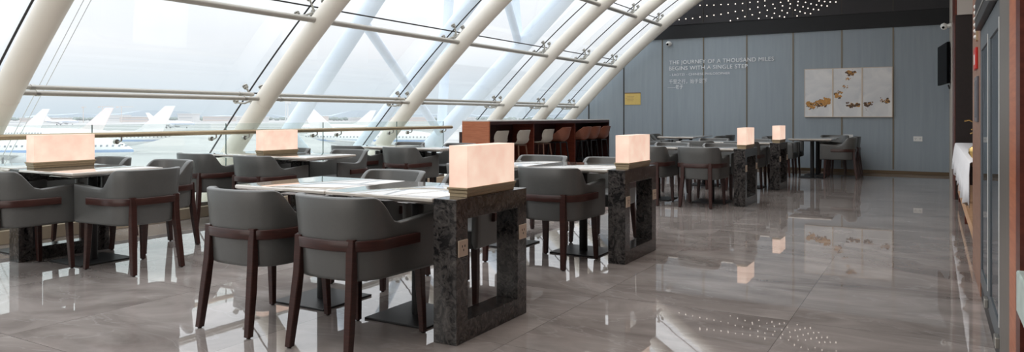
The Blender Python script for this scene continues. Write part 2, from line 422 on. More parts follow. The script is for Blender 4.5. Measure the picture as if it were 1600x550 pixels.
# ------------------------------------------------------------------ glass facade
ROWZ = [0.02, 1.482, 2.54, 3.45, CEIL]
BAYY = [-3.2, .45] + RIBY + [YB]
wn = 0
for i in range(len(BAYY)-1):
    for r in range(4):
        wn += 1
        zs = [ROWZ[r] + (ROWZ[r+1]-ROWZ[r])*k/6 for k in range(7)]
        mb = MB(); vs = []; fs = []
        for z in zs: vs += [(xg_of(z), BAYY[i], z), (xg_of(z), BAYY[i+1], z)]
        for k in range(6): fs.append((2*k, 2*k+1, 2*k+3, 2*k+2))
        w = structure(mb.add(vs, fs).build('window_%d' % wn, M['glass'], smooth=60))
        # seal along the joint at the start of this pane, and along its top
        sm = MB()
        sm.tube([(xg_of(z)+.004, BAYY[i], z) for z in zs], .011, 6)
        if r < 3: sm.tube([(xg_of(zs[-1])+.004, BAYY[i], zs[-1]), (xg_of(zs[-1])+.004, BAYY[i+1], zs[-1])], .010, 6)
        sm.build('window_seal', M['seal'], w)

ORD = ['first', 'second', 'third', 'fourth', 'fifth', 'sixth']
RIBR = .122
for k, y in enumerate(RIBY):
    path = []
    X = -8.76
    while X < -2.95: path.append((X, 0, max(zc(X), 0.0) if X > -8.7 else 0)); X += .25
    lab = ['thick inclined ivory steel tube cut off at the picture edge, nearest of the row',
           'inclined ivory steel tube rising behind the second window-side lamp',
           'inclined ivory steel tube rising behind the window table without a lamp',
           'inclined ivory steel tube rising just behind the near end of the bar counter',
           'inclined ivory steel tube rising behind the middle of the bar counter',
           'inclined ivory steel tube running up against the blue-grey back wall'][k]
    rb = thing('inclined_rib', lab, 'steel rib', (0, y, 0), 0, 'inclined ivory ribs of the glass front')
    MB().tube(path, RIBR, 28).build('rib_tube', M['ribpaint'], rb, smooth=50)
    # weld collar at the lower rail
    x1 = xc_of(1.36); d = Vector((1, 0, 1.04)).normalized()*.006
    MB().tube([(x1-d.x, 0, zc(x1)-d.z), (x1+d.x, 0, zc(x1)+d.z)], RIBR+.003, 28).build('collar', M['ribpaint'], rb, smooth=50)

# horizontal tubes between ribs
LV = [('lower', 1.400, .026), ('upper', 1.458, .024)]
bays = [(.45, RIBY[0])] + [(RIBY[i], RIBY[i+1]) for i in range(5)]
between = ['left of the nearest ivory rib', 'between the first and second ivory ribs', 'between the second and third ivory ribs', 'between the third and fourth ivory ribs', 'between the fourth and fifth ivory ribs', 'between the fifth and sixth ivory ribs']
for i, (a, b) in enumerate(bays):
    for nm, z, r in LV:
        x = xc_of(1.405) if nm == 'lower' else xc_of(1.405)-.09
        e = .124
        t = thing('transom_tube', '%s tube of the low horizontal pair %s' % (nm, between[i]), 'tube rail', (x, a+e, z), 0, 'horizontal tubes across the glass front')
        MB().tube([(0, 0, 0), (0, b-a-2*e, 0)], r, 14).build('tube', M['tube'], t, smooth=50)
        for yy in (.12, b-a-2*e-.12-.1):
            MB().tube([(0, yy+.0, 0), (0, yy+.035, 0)], r+.005, 14).build('sleeve', M['steel'], t, smooth=50)
    for nm, z, r in (('middle', 2.345, .036), ('high', 3.26, .04)):
        x = xc_of(z); e = .124
        t = thing('transom_tube', 'single %s horizontal tube %s' % ('mid-height' if nm == 'middle' else 'topmost', between[i]), 'tube rail', (x, a+e, z), 0, 'horizontal tubes across the glass front')
        MB().tube([(0, 0, 0), (0, b-a-2*e, 0)], r, 14).build('tube', M['tube'], t, smooth=50)
        if nm == 'high':
            MB().tube([(-.10, 0, .05), (-.10, b-a-2*e, .05)], .02, 10).build('cable_tube', M['tube'], t, smooth=50)

# spider clamps holding the panes
def spider(y, z, label):
    xg = xg_of(z); s = (zg(xg+.02)-zg(xg-.02))/.04
    tan = Vector((1, 0, s)).normalized(); nrm = Vector((s, 0, -1)).normalized(); ay = Vector((0, 1, 0))
    t = thing('spider_clamp', label, 'glass clamp', (xg, y, z), 0, 'steel spider clamps holding the panes')
    hh = min(.13, GOFF*s/math.sqrt(1+s*s) - RIBR - .042); hub = nrm*hh
    m = MB(); m.tube([hub-nrm*.03, hub+nrm*.030], .03, 10); m.build('hub', M['steel'], t, smooth=50)
    for sx in (-1, 1):
        for sy in (-1, 1):
            tip = tan*(.13*sx) + ay*(.13*sy)
            a = MB(); a.tube([hub, hub*.9+tip*.6, tip+nrm*.05, tip+nrm*.012], [.017, .014, .012, .012], 8)
            arm = a.build('arm', M['steel'], t, smooth=50)
            d = MB(); d.tube([tip+nrm*.045, tip+nrm*.036, tip+nrm*.034, tip+nrm*.018, tip+nrm*.016, tip+nrm*.003], [.03, .034, .022, .022, .036, .036], 14); d.build('disc', M['steel'], arm, smooth=50)
rib_word = ['nearest', 'second', 'third', 'fourth', 'fifth', 'sixth']
for k, y in enumerate(RIBY):
    for z, w in ((1.482, 'lower'), (2.54, 'middle'), (3.45, 'top')):
        spider(y, z, 'four-armed steel glass clamp of the %s row beside the %s ivory rib' % (w, rib_word[k]))
# thin stay cables outside the nearest bay
for k, dy in enumerate((0, .07)):
    t = thing('stay_cable', ['thin steel cable outside the nearest glass bay, upper of two', 'thin steel cable outside the nearest glass bay, lower of two'][k], 'cable', (-9.90, 4.30+dy, -.02), 0, 'stay cables outside the glass')
    MB().tube([(0, 0, 0), (2.35, 0, 2.40), (4.2, 0, 4.2)], .004, 6).build('wire', M['steel'], t)
    MB().tube([(-.02, 0, -.02), (.1, 0, .1)], .016, 8).build('turnbuckle', M['steel'], t)

# outer truss outside the glass
GZ0 = -8.3
def pt(A, B, z):
    f = (z-A[1])/(B[1]-A[1]); return (A[0]+(B[0]-A[0])*f, z)
CH = [(9.68, (-10.3, .96), (-8.3, 3.17)), (12.74, (-9.94, 1.92), (-8.29, 3.59)), (14.66, (-10.2, .97), (-7.15, 3.77))]
ot = thing('outer_truss', 'pale blue tubular steel truss standing outside the glass front', 'steel truss', (-9.5, 12.0, GZ0))
OV = Vector((-9.5, 12.0, GZ0))
for y, A, B in CH:
    p0 = pt(A, B, -1.2); p1 = pt(A, B, 6.0)
    P = Vector((p0[0], y, p0[1])) - OV; Q = Vector((p1[0], y, p1[1])) - OV
    MB().tube([P, Q], .2 if y > 14 else .15, 24).build('chord', M['truss'], ot, smooth=50)
    MB().tube([P, (P.x, P.y, 0)], .3, 16).build('pier', M['truss'], ot, smooth=50)
def brace(P, Q, lab, r=.09):
    MB().tube([Vector(P)-OV, Vector(Q)-OV], r, 16).build('brace', M['truss'], ot, smooth=50)
a = pt(CH[0][1], CH[0][2], 2.85); n1 = pt(CH[2][1], CH[2][2], .72)
brace((n1[0], 14.66, n1[1]), (a[0], 9.68, a[1]), 'long pale blue diagonal brace crossing behind the third ivory rib')
b = pt(CH[1][1], CH[1][2], 3.3)
brace((n1[0], 14.66, n1[1]), (-10.35, 14.9, 4.8), 'upright pale steel brace between the third and fourth ivory ribs', .12)
n2 = pt(CH[2][1], CH[2][2], 2.75)
brace((n2[0], 14.66, n2[1]), (pt(CH[1][1], CH[1][2], 4.2)[0], 12.74, 4.2), 'short pale blue diagonal brace meeting the outer chord high up')
brace((n2[0], 14.66, n2[1]), (-8.55, 14.75, 5.2), 'upright pale blue brace rising from the outer chord high up')
nA = pt(CH[0][1], CH[0][2], .9)
brace((nA[0], 9.68, nA[1]), (-10.4, 11.7, -1.0), 'pale blue brace descending behind the second window-side lamp')

# balustrade and handrail
seams = [-.56, 1.07, 2.70, 4.33, 5.96, 7.59, 9.22, 10.5]
bl = ['frameless glass balustrade panel standing %s' % w for w in
      ('at the near end of the curb', 'beside the nearest window table', 'in front of the nearest ivory rib', 'behind the first window table lamp', 'behind the second window-side lamp', 'before the third ivory rib', 'next to the bar counter end')]
for i in range(len(seams)-1):
    if i < 1: continue
    y0, y1 = seams[i]+.006, seams[i+1]-.006
    t = thing('balustrade_panel', bl[i], 'glass panel', (-7.45, y0, .125), 0, 'glass balustrade panels')
    MB().box(-.006, .006, 0, y1-y0, 0, .965).build('pane', M['bglass'], t)
    MB().box(-.0065, .0065, y1-y0-.005, y1-y0+.001, .045, .965).build('glass_edge', M['gedge'], t)
    MB().box(-.02, .02, 0, y1-y0, 0, .045).build('shoe', M['steel'], t)
hr = thing('handrail', 'long satin metal handrail along the glass balustrade', 'handrail', (-7.33, 1.0, .985))
MB().tube([(0, 0, 0), (0, 9.58, 0)], .027, 16).build('rail', M['bronze'], hr, smooth=50)
for y in (2.45, 2.95, 4.1, 4.56, 5.72, 6.2, 7.35, 7.82, 8.98, 9.45, 10.4):
    br = MB().tube([(0, y-1, -.02), (0, y-1, -.06), (-.03, y-1, -.075), (-.105, y-1, -.075)], .009, 8).build('bracket', M['steel'], hr, smooth=50)
    MB().tube([(-.075, y-1, -.075), (-.112, y-1, -.075)], .026, 14).build('rosette', M['steel'], br, smooth=50)

# ------------------------------------------------------------------ chair
def u_path(n=34):
    """plan of the tub shell: right arm front -> back -> left arm front, with outward normals"""
    P = []
    for k in range(7): P.append((.288-.016*k/7, .275-.295*k/7))
    a, b, y0, e = .272, .272, -.02, 2/2.9
    for k in range(n+1):
        th = PI*k/n
        P.append((a*math.copysign(abs(math.cos(th))**e, math.cos(th)), y0-b*abs(math.sin(th))**e))
    for k in range(6, -1, -1): P.append((-(.288-.016*k/7), .275-.295*k/7))
    out = []
    for i, p in enumerate(P):
        q0, q1 = P[max(i-1, 0)], P[min(i+1, len(P)-1)]
        t = Vector((q1[0]-q0[0], q1[1]-q0[1])).normalized()
        out.append((Vector(p), Vector((-t.y, t.x))*-1))
    # make normals outward
    return [(p, n_ if n_.dot(p-Vector((0, .0))) > 0 else -n_) for p, n_ in out]
UP = u_path()
def sstep(t): t = max(0, min(1, t)); return t*t*(3-2*t)
def top_h(p):
    f = sstep((p.y+.205)/.165)           # 0 at back, 1 on arms
    return .778*(1-f) + (.636 + .026*max(0, (p.y+.01)/.28))*f, f
def make_chair(label, loc, rz):
    t = thing('tub_chair', label, 'chair', loc, rz, 'charcoal leather tub chairs')
    rings = []
    for i, (p, n) in enumerate(UP):
        h, f = top_h(p)
        lean = .085*(1-f) + .02*f
        th = .046
        prof = [(-.022, .362), (-.006, .367), (0, .385), (0, .50), (0, .575)]
        zz = h
        prof += [(0, .575+(zz-.02-.575)*.5), (0, zz-.010), (-.003, zz-.003), (-.010, zz), (-th+.010, zz), (-th+.002, zz-.004), (-th, zz-.014), (-th, .56), (-th, .44), (-th, .40)]
        ring = []
        for o, z in prof:
            oo = o + lean*max(0, z-.43)
            ring.append((p.x+n.x*oo, p.y+n.y*oo, z))
        rings.append(ring)
    # rounded arm fronts
    def endcap(r, dy, s):
        c = Vector((sum(q[0] for q in r)/len(r), 0, 0)); zmid = .52
        return [(c.x+(q[0]-c.x)*s, q[1]+dy, zmid+(q[2]-zmid)*(1-(1-s)*.12)) for q in r]
    rings = [endcap(rings[0], .018, .55), endcap(rings[0], .011, .85)] + rings + [endcap(rings[-1], .011, .85), endcap(rings[-1], .018, .55)]
    MB().loft(rings).build('shell', M['leather'], t, smooth=60)
    # seat cushion
    inner = [(p.x-n.x*.030, p.y-n.y*.030) for p, n in UP]
    fr = [(-.225, .30), (-.1, .31), (0, .312), (.1, .31), (.225, .30)]
    outl = inner + fr
    cx, cy = 0, .02
    rg = []
    for s, z in ((.985, .364), (1, .372), (1, .45), (.985, .466), (.93, .476), (.6, .482), (.2, .484)):
        rg.append([(cx+(x-cx)*s, cy+(y-cy)*s, z) for x, y in outl])
    MB().loft(rg).build('seat', M['leather_dark'], t, smooth=50)
    # bent wood band
    band = [(p, n) for p, n in UP if p.y < .12]
    rr = []
    for p, n in band:
        rr.append([(p.x+n.x*o, p.y+n.y*o, z) for o, z in ((.002, .513), (.021, .513), (.025, .517), (.0265, .562), (.023, .567), (.004, .567))])
    MB().loft(rr).build('band', M['wenge'], t, smooth=40)
    for sx in (-1, 1):
        # rear leg: upright along the band, then splayed
        R = [rrect(sx*.176, -.280, .046, .028, .574), rrect(sx*.176, -.282, .047, .032, .50), rrect(sx*.178, -.284, .047, .040, .39),
             rrect(sx*.186, -.298, .045, .044, .25), rrect(sx*.198, -.328, .037, .036, .008)]
        lg = MB().loft(R).build('leg', M['wenge'], t, smooth=40)
        MB().lathe([(.009, 0), (.012, .004), (.012, .010)], 10, (sx*.198, -.328, 0)).build('glide', M['glide'], lg)
        F = [rrect(sx*.222, .205, .046, .044, .395), rrect(sx*.225, .21, .042, .04, .25), rrect(sx*.233, .222, .032, .032, .008)]
        lg = MB().loft(F).build('leg', M['wenge'], t, smooth=40)
        MB().lathe([(.009, 0), (.012, .004), (.012, .010)], 10, (sx*.233, .222, 0)).build('glide', M['glide'], lg)
    return t
chair0 = [None]
def chair(x, y, rz, label):
    if chair0[0] is None: chair0[0] = make_chair(label, (x, y, 0), rz)
    else: dup(chair0[0], (x, y, 0), rz, label)

# ------------------------------------------------------------------ tables, slabs, lamps
TW, TD = .765, .75
def make_table(label, loc, group):
    t = thing('pedestal_table', label, 'table', loc, 0, group)
    a, b = TW/2-.002, TD/2
    R = []
    for ins, z in ((.045, .708), (.006, .727), (0, .732), (0, .744), (.003, .749), (.006, .75)):
        R.append(rrect(0, 0, 2*(a-ins), 2*(b-ins), z, .01))
    MB().loft(R).build('tabletop', M['top'], t, smooth=30)
    MB().box(-.2, .2, -.2, .2, .697, .708).build('top_plate', M['black'], t)
    MB().tube([(0, 0, .012), (0, 0, .70)], .036, 20).build('column', M['black'], t, smooth=50)
    MB().box(-.22, .22, -.22, .22, 0, .012).build('base_plate', M['black'], t, bevel=.003)
    return t
tab0 = [None]
def table(x, y, label, group='small square pedestal tables'):
    if tab0[0] is None: tab0[0] = make_table(label, (x, y, 0), group)
    else: dup(tab0[0], (x, y, 0), 0, label, group)

def make_slab(label, loc):
    t = thing('marble_frame_stand', label, 'marble stand', loc, 0, 'dark marble frame stands')
    w, d, h, k = .0725, .372, .7495, .108
    m = MB()
    # hollow rectangle extruded along x
    o = [(-d, 0), (d, 0), (d, h), (-d, h)]; i = [(-d+k, k), (d-k, k), (d-k, h-k), (-d+k, h-k)]
    vs = [(x, *p) for x in (-w, w) for p in o+i]; fs = []
    for q in range(4):
        r = (q+1) % 4
        fs += [(q, r, r+4, q+4), (8+q, 8+q+4, 8+r+4, 8+r), (q, q+8, r+8, r), (q+4, r+4, r+12, q+12)]
    m.add(vs, fs); m.build('frame', M['slab'], t, bevel=.003)
    for y in (-d+.055, d-.055):
        pl = MB().box(w, w+.008, y-.043, y+.043, .452, .538).build('socket_plate', M['socket'], t, bevel=.003)
        sl = MB()
        for dy, dz in ((-.012, .006), (.012, .006), (0, -.014)): sl.box(w+.008, w+.0088, y+dy-.003, y+dy+.003, .50+dz-.006, .50+dz+.006)
        sl.build('socket_slot', M['slot'], pl)
    return t
slab0 = [None]
def slab(x, y, label):
    if slab0[0] is None: slab0[0] = make_slab(label, (x, y, 0))
    else: dup(slab0[0], (x, y, 0), 0, label)

def make_lamp(label, loc):
    t = thing('table_lamp', label, 'lamp', loc, 0, 'glowing alabaster box lamps')
    m = MB()
    m.loft([[(sx*a, sy*b, z) for sx, sy in ((-1, -1), (1, -1), (1, 1), (-1, 1))] for a, b, z in
            ((.056, .248, 0), (.056, .248, .018), (.060, .253, .020), (.060, .253, .034), (.066, .260, .040), (.066, .260, .050))])
    m.build('base', M['bronze'], t, bevel=.0015)
    MB().box(-.058, .058, -.25, .25, .050, .272).build('shade', M['lamp'], t, bevel=.002)
    return t
lamp0 = [None]
def lamp(x, y, label):
    if lamp0[0] is None: lamp0[0] = make_lamp(label, (x, y, .7497))
    else: dup(lamp0[0], (x, y, .7497), 0, label)

ROW = [3.47, 5.83, 10.08, 12.5]     # table centre lines of the inner row
SX = -2.19
rn = ['nearest', 'second', 'third', 'fourth']
for k, y in enumerate(ROW):
    table(SX-.0745-TW/2, y, 'square cream-topped pedestal table against the %s marble stand of the aisle row' % rn[k])
    table(SX-.0745-TW*1.5, y, 'square cream-topped pedestal table, outer of the pair at the %s aisle stand' % rn[k])
    slab(SX, y, ['large dark marble frame stand nearest the camera with two bronze sockets', 'second dark marble frame stand along the aisle with bronze sockets', 'dark marble frame stand third along the aisle, under a small lit lamp', 'farthest dark marble frame stand along the aisle'][k])
    lamp(SX, y, ['large glowing alabaster box lamp on the nearest marble stand', 'glowing alabaster box lamp on the second aisle stand', 'glowing alabaster lamp on the third aisle stand, before the farthest lamp', 'farthest and smallest glowing alabaster lamp, on the last aisle stand'][k])
WX = -6.43
WROW = [3.47, 5.83, 8.19]
wl = ['first window row with a lamp', 'second window row with a lamp', 'window row without a lamp']
for k, y in enumerate(WROW):
    table(WX+.0745+TW/2, y, 'square cream-topped pedestal table on the room side of the %s' % wl[k])
    table(WX-.0745-TW/2, y, 'square cream-topped pedestal table on the glass side of the %s' % wl[k])
    slab(WX, y, 'dark marble frame stand in the middle of the %s' % wl[k])
    if k < 2: lamp(WX, y, ['glowing alabaster box lamp by the window nearest the picture edge', 'glowing alabaster box lamp by the window behind the cream tabletops'][k])

# tables by the back wall
table(-2.02, 15.0, 'square pedestal table by the back wall under the triptych, nearer of two joined')
table(-2.02, 15.0+TD, 'square pedestal table by the back wall under the triptych, farther of two joined')
table(-4.62, 15.1, 'square pedestal table by the back wall under the lettering, nearer of two joined')
table(-4.62, 15.1+TD, 'square pedestal table by the back wall under the lettering, farther of two joined')

# chairs ----------------------------------------------------------
N_, S_ = 0.0, PI
rows = ['nearest aisle row', 'second aisle row', 'third aisle row', 'fourth aisle row']
for k, y in enumerate(ROW):
    yn, yf = y-.485, y+.57
    chair(-2.645, yn, N_, ['charcoal tub chair with back to camera, beside the nearest marble stand', 'charcoal tub chair with back to camera, beside the second aisle stand', 'charcoal tub chair with back to camera, beside the third aisle stand', 'charcoal tub chair seen between the third and fourth aisle stands'][k])
    chair(-3.345, yn, N_, ['charcoal tub chair with back to camera at the outer nearest aisle table', 'charcoal tub chair mostly hidden behind the nearest large lamp', 'charcoal tub chair partly hidden behind the second aisle lamp', 'charcoal tub chair with back to camera at the outer fourth aisle table'][k])
    chair(-2.70, yf, S_, ['charcoal tub chair facing camera, seen through the nearest marble stand', 'charcoal tub chair facing camera, just behind the second aisle lamp', 'charcoal tub chair facing camera, across from the third aisle stand chair', 'charcoal tub chair facing camera, beyond the fourth aisle stand'][k])
    chair(-3.44, yf, S_, ['charcoal tub chair facing camera across the nearest outer aisle table', 'charcoal tub chair facing camera across the second outer aisle table', 'charcoal tub chair facing camera across the third outer aisle table', 'charcoal tub chair facing camera across the fourth outer aisle table'][k])
wn_ = ['first', 'second', 'third']
for k, y in enumerate(WROW):
    yn, yf = y-.485, y+.57
    chair(-6.03, yn, N_, ['charcoal tub chair cut off at the picture edge before the first window lamp', 'charcoal tub chair with back to camera, just below the second window lamp', 'charcoal tub chair with back to camera at the window table without a lamp'][k])
    if k: chair(-6.94, yn, N_, ['', 'charcoal tub chair next to the glass before the second window table', 'charcoal tub chair next to the glass before the window table without a lamp'][k])
    chair(-6.05, yf, S_, 'charcoal tub chair facing camera on the room side of the %s window table' % wn_[k])
    chair(-6.98, yf, S_, 'charcoal tub chair facing camera, close to the glass at the %s window table' % wn_[k])
chair(-5.42, 3.46, PI/2, 'charcoal tub chair at the head of the first window table, facing the glass')
# back wall groups: facing +x is -pi/2, facing -x is +pi/2
chair(-2.62, 15.02, -PI/2, 'charcoal tub chair at the table under the triptych, near seat beside the last lamp')
chair(-2.62, 15.80, -PI/2, 'charcoal tub chair at the table under the triptych, far seat beside the last lamp')
chair(-1.56, 15.02, PI/2, 'charcoal tub chair in profile under the triptych, nearer of two')
chair(-1.56, 15.80, PI/2, 'charcoal tub chair in profile under the triptych, farther of two')
chair(-1.80, 16.44, S_, 'charcoal tub chair with its back to the wall beneath the triptych')
chair(-5.24, 15.12, -PI/2, 'charcoal tub chair at the lettering wall table, near seat under the brass plaque')
chair(-5.24, 15.90, -PI/2, 'charcoal tub chair at the lettering wall table, far seat under the brass plaque')
chair(-4.02, 15.12, PI/2, 'charcoal tub chair at the lettering wall table, near seat on the lamp side')
chair(-4.02, 15.90, PI/2, 'charcoal tub chair at the lettering wall table, far seat on the lamp side')

# ------------------------------------------------------------------ bar counter and stools
bc = thing('bar_counter', 'long dark red-brown bar counter with orange end panel along the glass', 'bar counter', (-7.14, 10.62, 0))
L_ = 5.36
MB().box(0, .55, 0, L_, 1.085, 1.108).build('counter_top', M['bartop'], bc, bevel=.003)
MB().box(0, .55, .002, .04, 0, 1.085).build('end_panel', M['orange'], bc, bevel=.002)
MB().box(0, .55, L_-.04, L_-.002, 0, 1.085).build('end_panel', M['barwood'], bc, bevel=.002)
MB().box(0, .03, .04, L_-.04, 0, 1.085).build('back_panel', M['barwood'], bc)
for yy in (1.72, 3.58): MB().box(.03, .5, yy-.02, yy+.02, 0, 1.085).build('divider', M['redwood'], bc, bevel=.002)
MB().box(.50, .55, .04, L_-.04, 1.03, 1.085).build('apron_rail', M['barwood'], bc)
MB().box(-.06, 0, 0, L_, 0, .9).build('plinth_back', M['barwood'], bc)

def shell_grid(prof, width, side, nu=12):
    """bucket: profile points (y,z,half-width factor, side raise) front -> top of back"""
    rows = []
    for (y, z, wf, rs, fw) in prof:
        r = []
        for k in range(nu+1):
            u = -1+2*k/nu; a = abs(u)**2.6
            r.append(Vector((u*width*wf*(1-.04*a), y+fw*a, z+rs*a)))
        rows.append(r)
    return rows
def shell_mesh(rows, th):
    nu = len(rows[0]); nv = len(rows); m = MB()
    def nrm(i, j):
        a = rows[min(i+1, nv-1)][j]-rows[max(i-1, 0)][j]; b = rows[i][min(j+1, nu-1)]-rows[i][max(j-1, 0)]
        n = a.cross(b); n.normalize(); return n
    top = [[rows[i][j] for j in range(nu)] for i in range(nv)]
    bot = [[rows[i][j]+nrm(i, j)*th for j in range(nu)] for i in range(nv)]
    vs = [v for r in top for v in r] + [v for r in bot for v in r]; K = nu*nv; fs = []
    for i in range(nv-1):
        for j in range(nu-1):
            a = i*nu+j; fs.append((a, a+1, a+nu+1, a+nu)); fs.append((K+a, K+a+nu, K+a+nu+1, K+a+1))
    for i in range(nv-1):
        a = i*nu; fs.append((a, a+nu, K+a+nu, K+a)); a = i*nu+nu-1; fs.append((a, K+a, K+a+nu, a+nu))
    for j in range(nu-1):
        fs.append((j, K+j, K+j+1, j+1)); a = (nv-1)*nu+j; fs.append((a, a+1, K+a+1, K+a))
    return m.add(vs, fs)
def make_stool(kind, label, loc, rz):
    t = thing('bar_stool', label, 'bar stool', loc, rz, 'bar stools at the counter')
    if kind == 'cream':
        prof = [(.23, .665, .80, .0, 0), (.215, .672, .93, .006, 0), (.10, .668, 1, .012, 0), (-.05, .664, 1, .016, 0), (-.13, .672, 1, .03, .01), (-.175, .70, 1, .05, .03), (-.195, .75, 1, .04, .06), (-.21, .82, .98, .02, .07), (-.222, .885, .98, .0, .06), (-.228, .914, .95, -.006, .05), (-.230, .924, .86, -.006, .045)]
        sh = shell_mesh(shell_grid(prof, .225, 1), -.012).build('seat_shell', M['creamshell'], t, smooth=70)
        lm = M['stoolleg']
    else:
        prof = [(.24, .665, .78, .02, 0), (.225, .672, .95, .05, 0), (.10, .668, 1.02, .10, 0), (-.05, .664, 1.06, .17, 0), (-.13, .675, 1.08, .20, .03), (-.18, .71, 1.08, .17, .07), (-.205, .77, 1.06, .12, .09), (-.222, .84, 1.02, .05, .09), (-.236, .91, .99, .0, .08), (-.243, .942, .96, -.010, .06), (-.245, .953, .86, -.008, .05)]
        sh = shell_mesh(shell_grid(prof, .232, 1), -.016).build('seat_shell', M['brownshell'], t, smooth=70)
        lm = M['black']
    MB().box(-.15, .15, -.13, .15, .632, .655).build('seat_frame', lm, t, bevel=.004)
    for sx in (-1, 1):
        for sy in (-1, 1):
            MB().tube([(sx*.14, sy*.125, .645), (sx*.20, sy*.195, 0)], [.016, .011], 10).build('leg', lm, t, smooth=50)
    fr = MB()
    c = [(-.178, -.168), (.178, -.168), (.178, .168), (-.178, .168)]
    for q in range(4):
        fr.tube([(*c[q], .24), (*c[(q+1) % 4], .24)], .008, 8)
    fr.build('footrest', lm, t, smooth=50)
    return t
st = {}
sl_ = [('cream', 10.93, 'greige plastic bar stool nearest the orange end of the counter'),
       ('cream', 11.72, 'greige plastic bar stool second from the orange counter end'),
       ('cream', 12.70, 'greige plastic bar stool third from the orange counter end, beside the tan ones'),
       ('brown', 13.45, 'tan bucket bar stool next to the last greige stool'),
       ('brown', 14.475, 'tan bucket bar stool, second of the four tan ones'),
       ('brown', 14.985, 'tan bucket bar stool, third of the four tan ones'),
       ('brown', 15.56, 'tan bucket bar stool at the far end of the counter')]
for kind, y, lab in sl_:
    if kind not in st: st[kind] = make_stool(kind, lab, (-6.68, y, 0), PI/2)
    else: dup(st[kind], (-6.68, y, 0), PI/2, lab)

# ------------------------------------------------------------------ back wall fittings
def text(name, body, x, z, size, label, extr=.004):
    cu = bpy.data.curves.new(name, 'FONT'); cu.body = body; cu.size = size; cu.extrude = extr; cu.space_character = 1.06
    o = bpy.data.objects.new(name, cu); COL.objects.link(o)
    dg = bpy.context.evaluated_depsgraph_get(); me = bpy.data.meshes.new_from_object(o.evaluated_get(dg))
    bpy.data.objects.remove(o)
    me.materials.clear(); me.materials.append(M['letter'])
    m = bpy.data.objects.new(name, me); COL.objects.link(m)
    m.rotation_euler = (PI/2, 0, 0); m.location = (x, YB-.012, z)
    return tag(m, label, 'wall lettering', 'raised lettering on the back wall')
def fit_text(o, width):
    xs = [v.co.x for v in o.data.vertices]
    if xs:
        s = width/(max(xs)-min(xs))
        for v in o.data.vertices: v.co.x *= s
fit_text(text('wall_lettering', 'THE JOURNEY OF A THOUSAND MILES', -5.41, 2.395, .128, 'top line of raised silver capitals on the blue-grey wall'), 2.36)
fit_text(text('wall_lettering', 'BEGINS WITH A SINGLE STEP', -5.42, 2.255, .128, 'second line of raised silver capitals on the blue-grey wall'), 1.80)
fit_text(text('wall_lettering', '- LAOTZI - CHINESE PHILOSOPHER', -5.40, 2.125, .075, 'small third line of raised silver capitals on the blue-grey wall', .002), 1.40)
fit_text(text('wall_lettering', '\u5343\u91cc\u4e4b\u884c\uff0c\u59cb\u4e8e\u8db3\u4e0b', -5.42, 1.945, .115, 'first line of Chinese characters on the blue-grey wall', .002), .90)
fit_text(text('wall_lettering', '\u2014\u2014\u8001\u5b50', -5.45, 1.82, .115, 'last short line of Chinese characters on the blue-grey wall', .002), .37)

# triptych
ax, az, aw, ah = -2.41, 1.155, .561, 1.03
rnd = random.Random(3)
def blob(cx, cz, r, n=9):
    pts = []
    for k in range(n):
        a = 2*PI*k/n; q = r*rnd.uniform(.45, 1.25); pts.append((cx+q*math.cos(a)*1.25, cz+q*math.sin(a)))
    return pts
# splash clusters in panel-wide coordinates (0..1683 mm, height), gold or brown
def cluster(px, pz, r, n, spread, mats):
    return [(px+rnd.gauss(0, spread*1.2), pz+rnd.gauss(0, spread*.75), r*rnd.uniform(.2, .72), rnd.choice(mats)) for _ in range(int(n*2.2))]
G, Bn = 'splash_gold', 'splash_brown'
SPL = cluster(.08, .27, .045, 26, .045, [G, G, Bn]) + cluster(.16, .20, .03, 8, .04, [G, Bn]) + cluster(.33, .30, .05, 20, .045, [G, G, Bn]) + cluster(.45, .34, .055, 22, .045, [G, G]) + cluster(.24, .27, .028, 9, .03, [G, Bn])
SPL += cluster(.61, .45, .045, 16, .03, [G, G, Bn]) + cluster(.70, .53, .025, 8, .02, [Bn, G]) + cluster(.78, .64, .022, 8, .022, [Bn, G]) + cluster(.86, .79, .022, 7, .02, [Bn, G]) + cluster(.90, .92, .04, 20, .035, [Bn, Bn, G]) + cluster(.97, 1.0, .03, 7, .02, [Bn, G])
SPL += cluster(.84, .30, .02, 5, .02, [Bn]) + cluster(.93, .24, .04, 14, .03, [G, Bn]) + cluster(1.04, .25, .04, 12, .025, [G, G, Bn]) + cluster(1.18, .27, .038, 18, .03, [Bn, Bn, G]) + cluster(1.27, .29, .025, 8, .025, [Bn, G]) + cluster(1.18, .17, .015, 4, .02, [Bn])
SPL += cluster(1.50, .335, .022, 8, .03, [Bn, G]) + cluster(1.60, .33, .035, 12, .03, [G, Bn, G])
for k in range(3):
    t = thing('canvas_painting', ['white canvas with large gold ink splashes low down, beside the lettering', 'middle white canvas of the triptych with a rising gold ink trail', 'white canvas of the triptych with a few gold splashes, nearest the television'][k], 'painting', (ax+aw*k, YB-.04, az), 0, 'three canvases of the wall triptych')
    w = aw-.008
    MB().box(.004, w, -.006, .036, .006, ah-.006).build('canvas', M['canvas'], t)
    fm = MB(); f = .011
    fm.box(0, f, -.012, .04, 0, ah).box(aw-.004-f, aw-.004, -.012, .04, 0, ah).box(f, aw-.004-f, -.012, .04, 0, f).box(f, aw-.004-f, -.012, .04, ah-f, ah)
    fm.build('frame', M['frame_gold'], t, bevel=.001)
    for mk, nm in ((G, 'gold_splash'), (Bn, 'brown_splash')):
        sm = MB(); j = 0
        for x, z, r, m_ in SPL:
            xl = x-aw*k
            if m_ != mk or xl < .03+r or xl > aw-.035-r or z > ah-.03-r: continue
            j += 1; sm.prism(blob(xl, z, r), 'y', -.0072-.00002*j, -.0055)
        if j: sm.build(nm, M[mk], t)

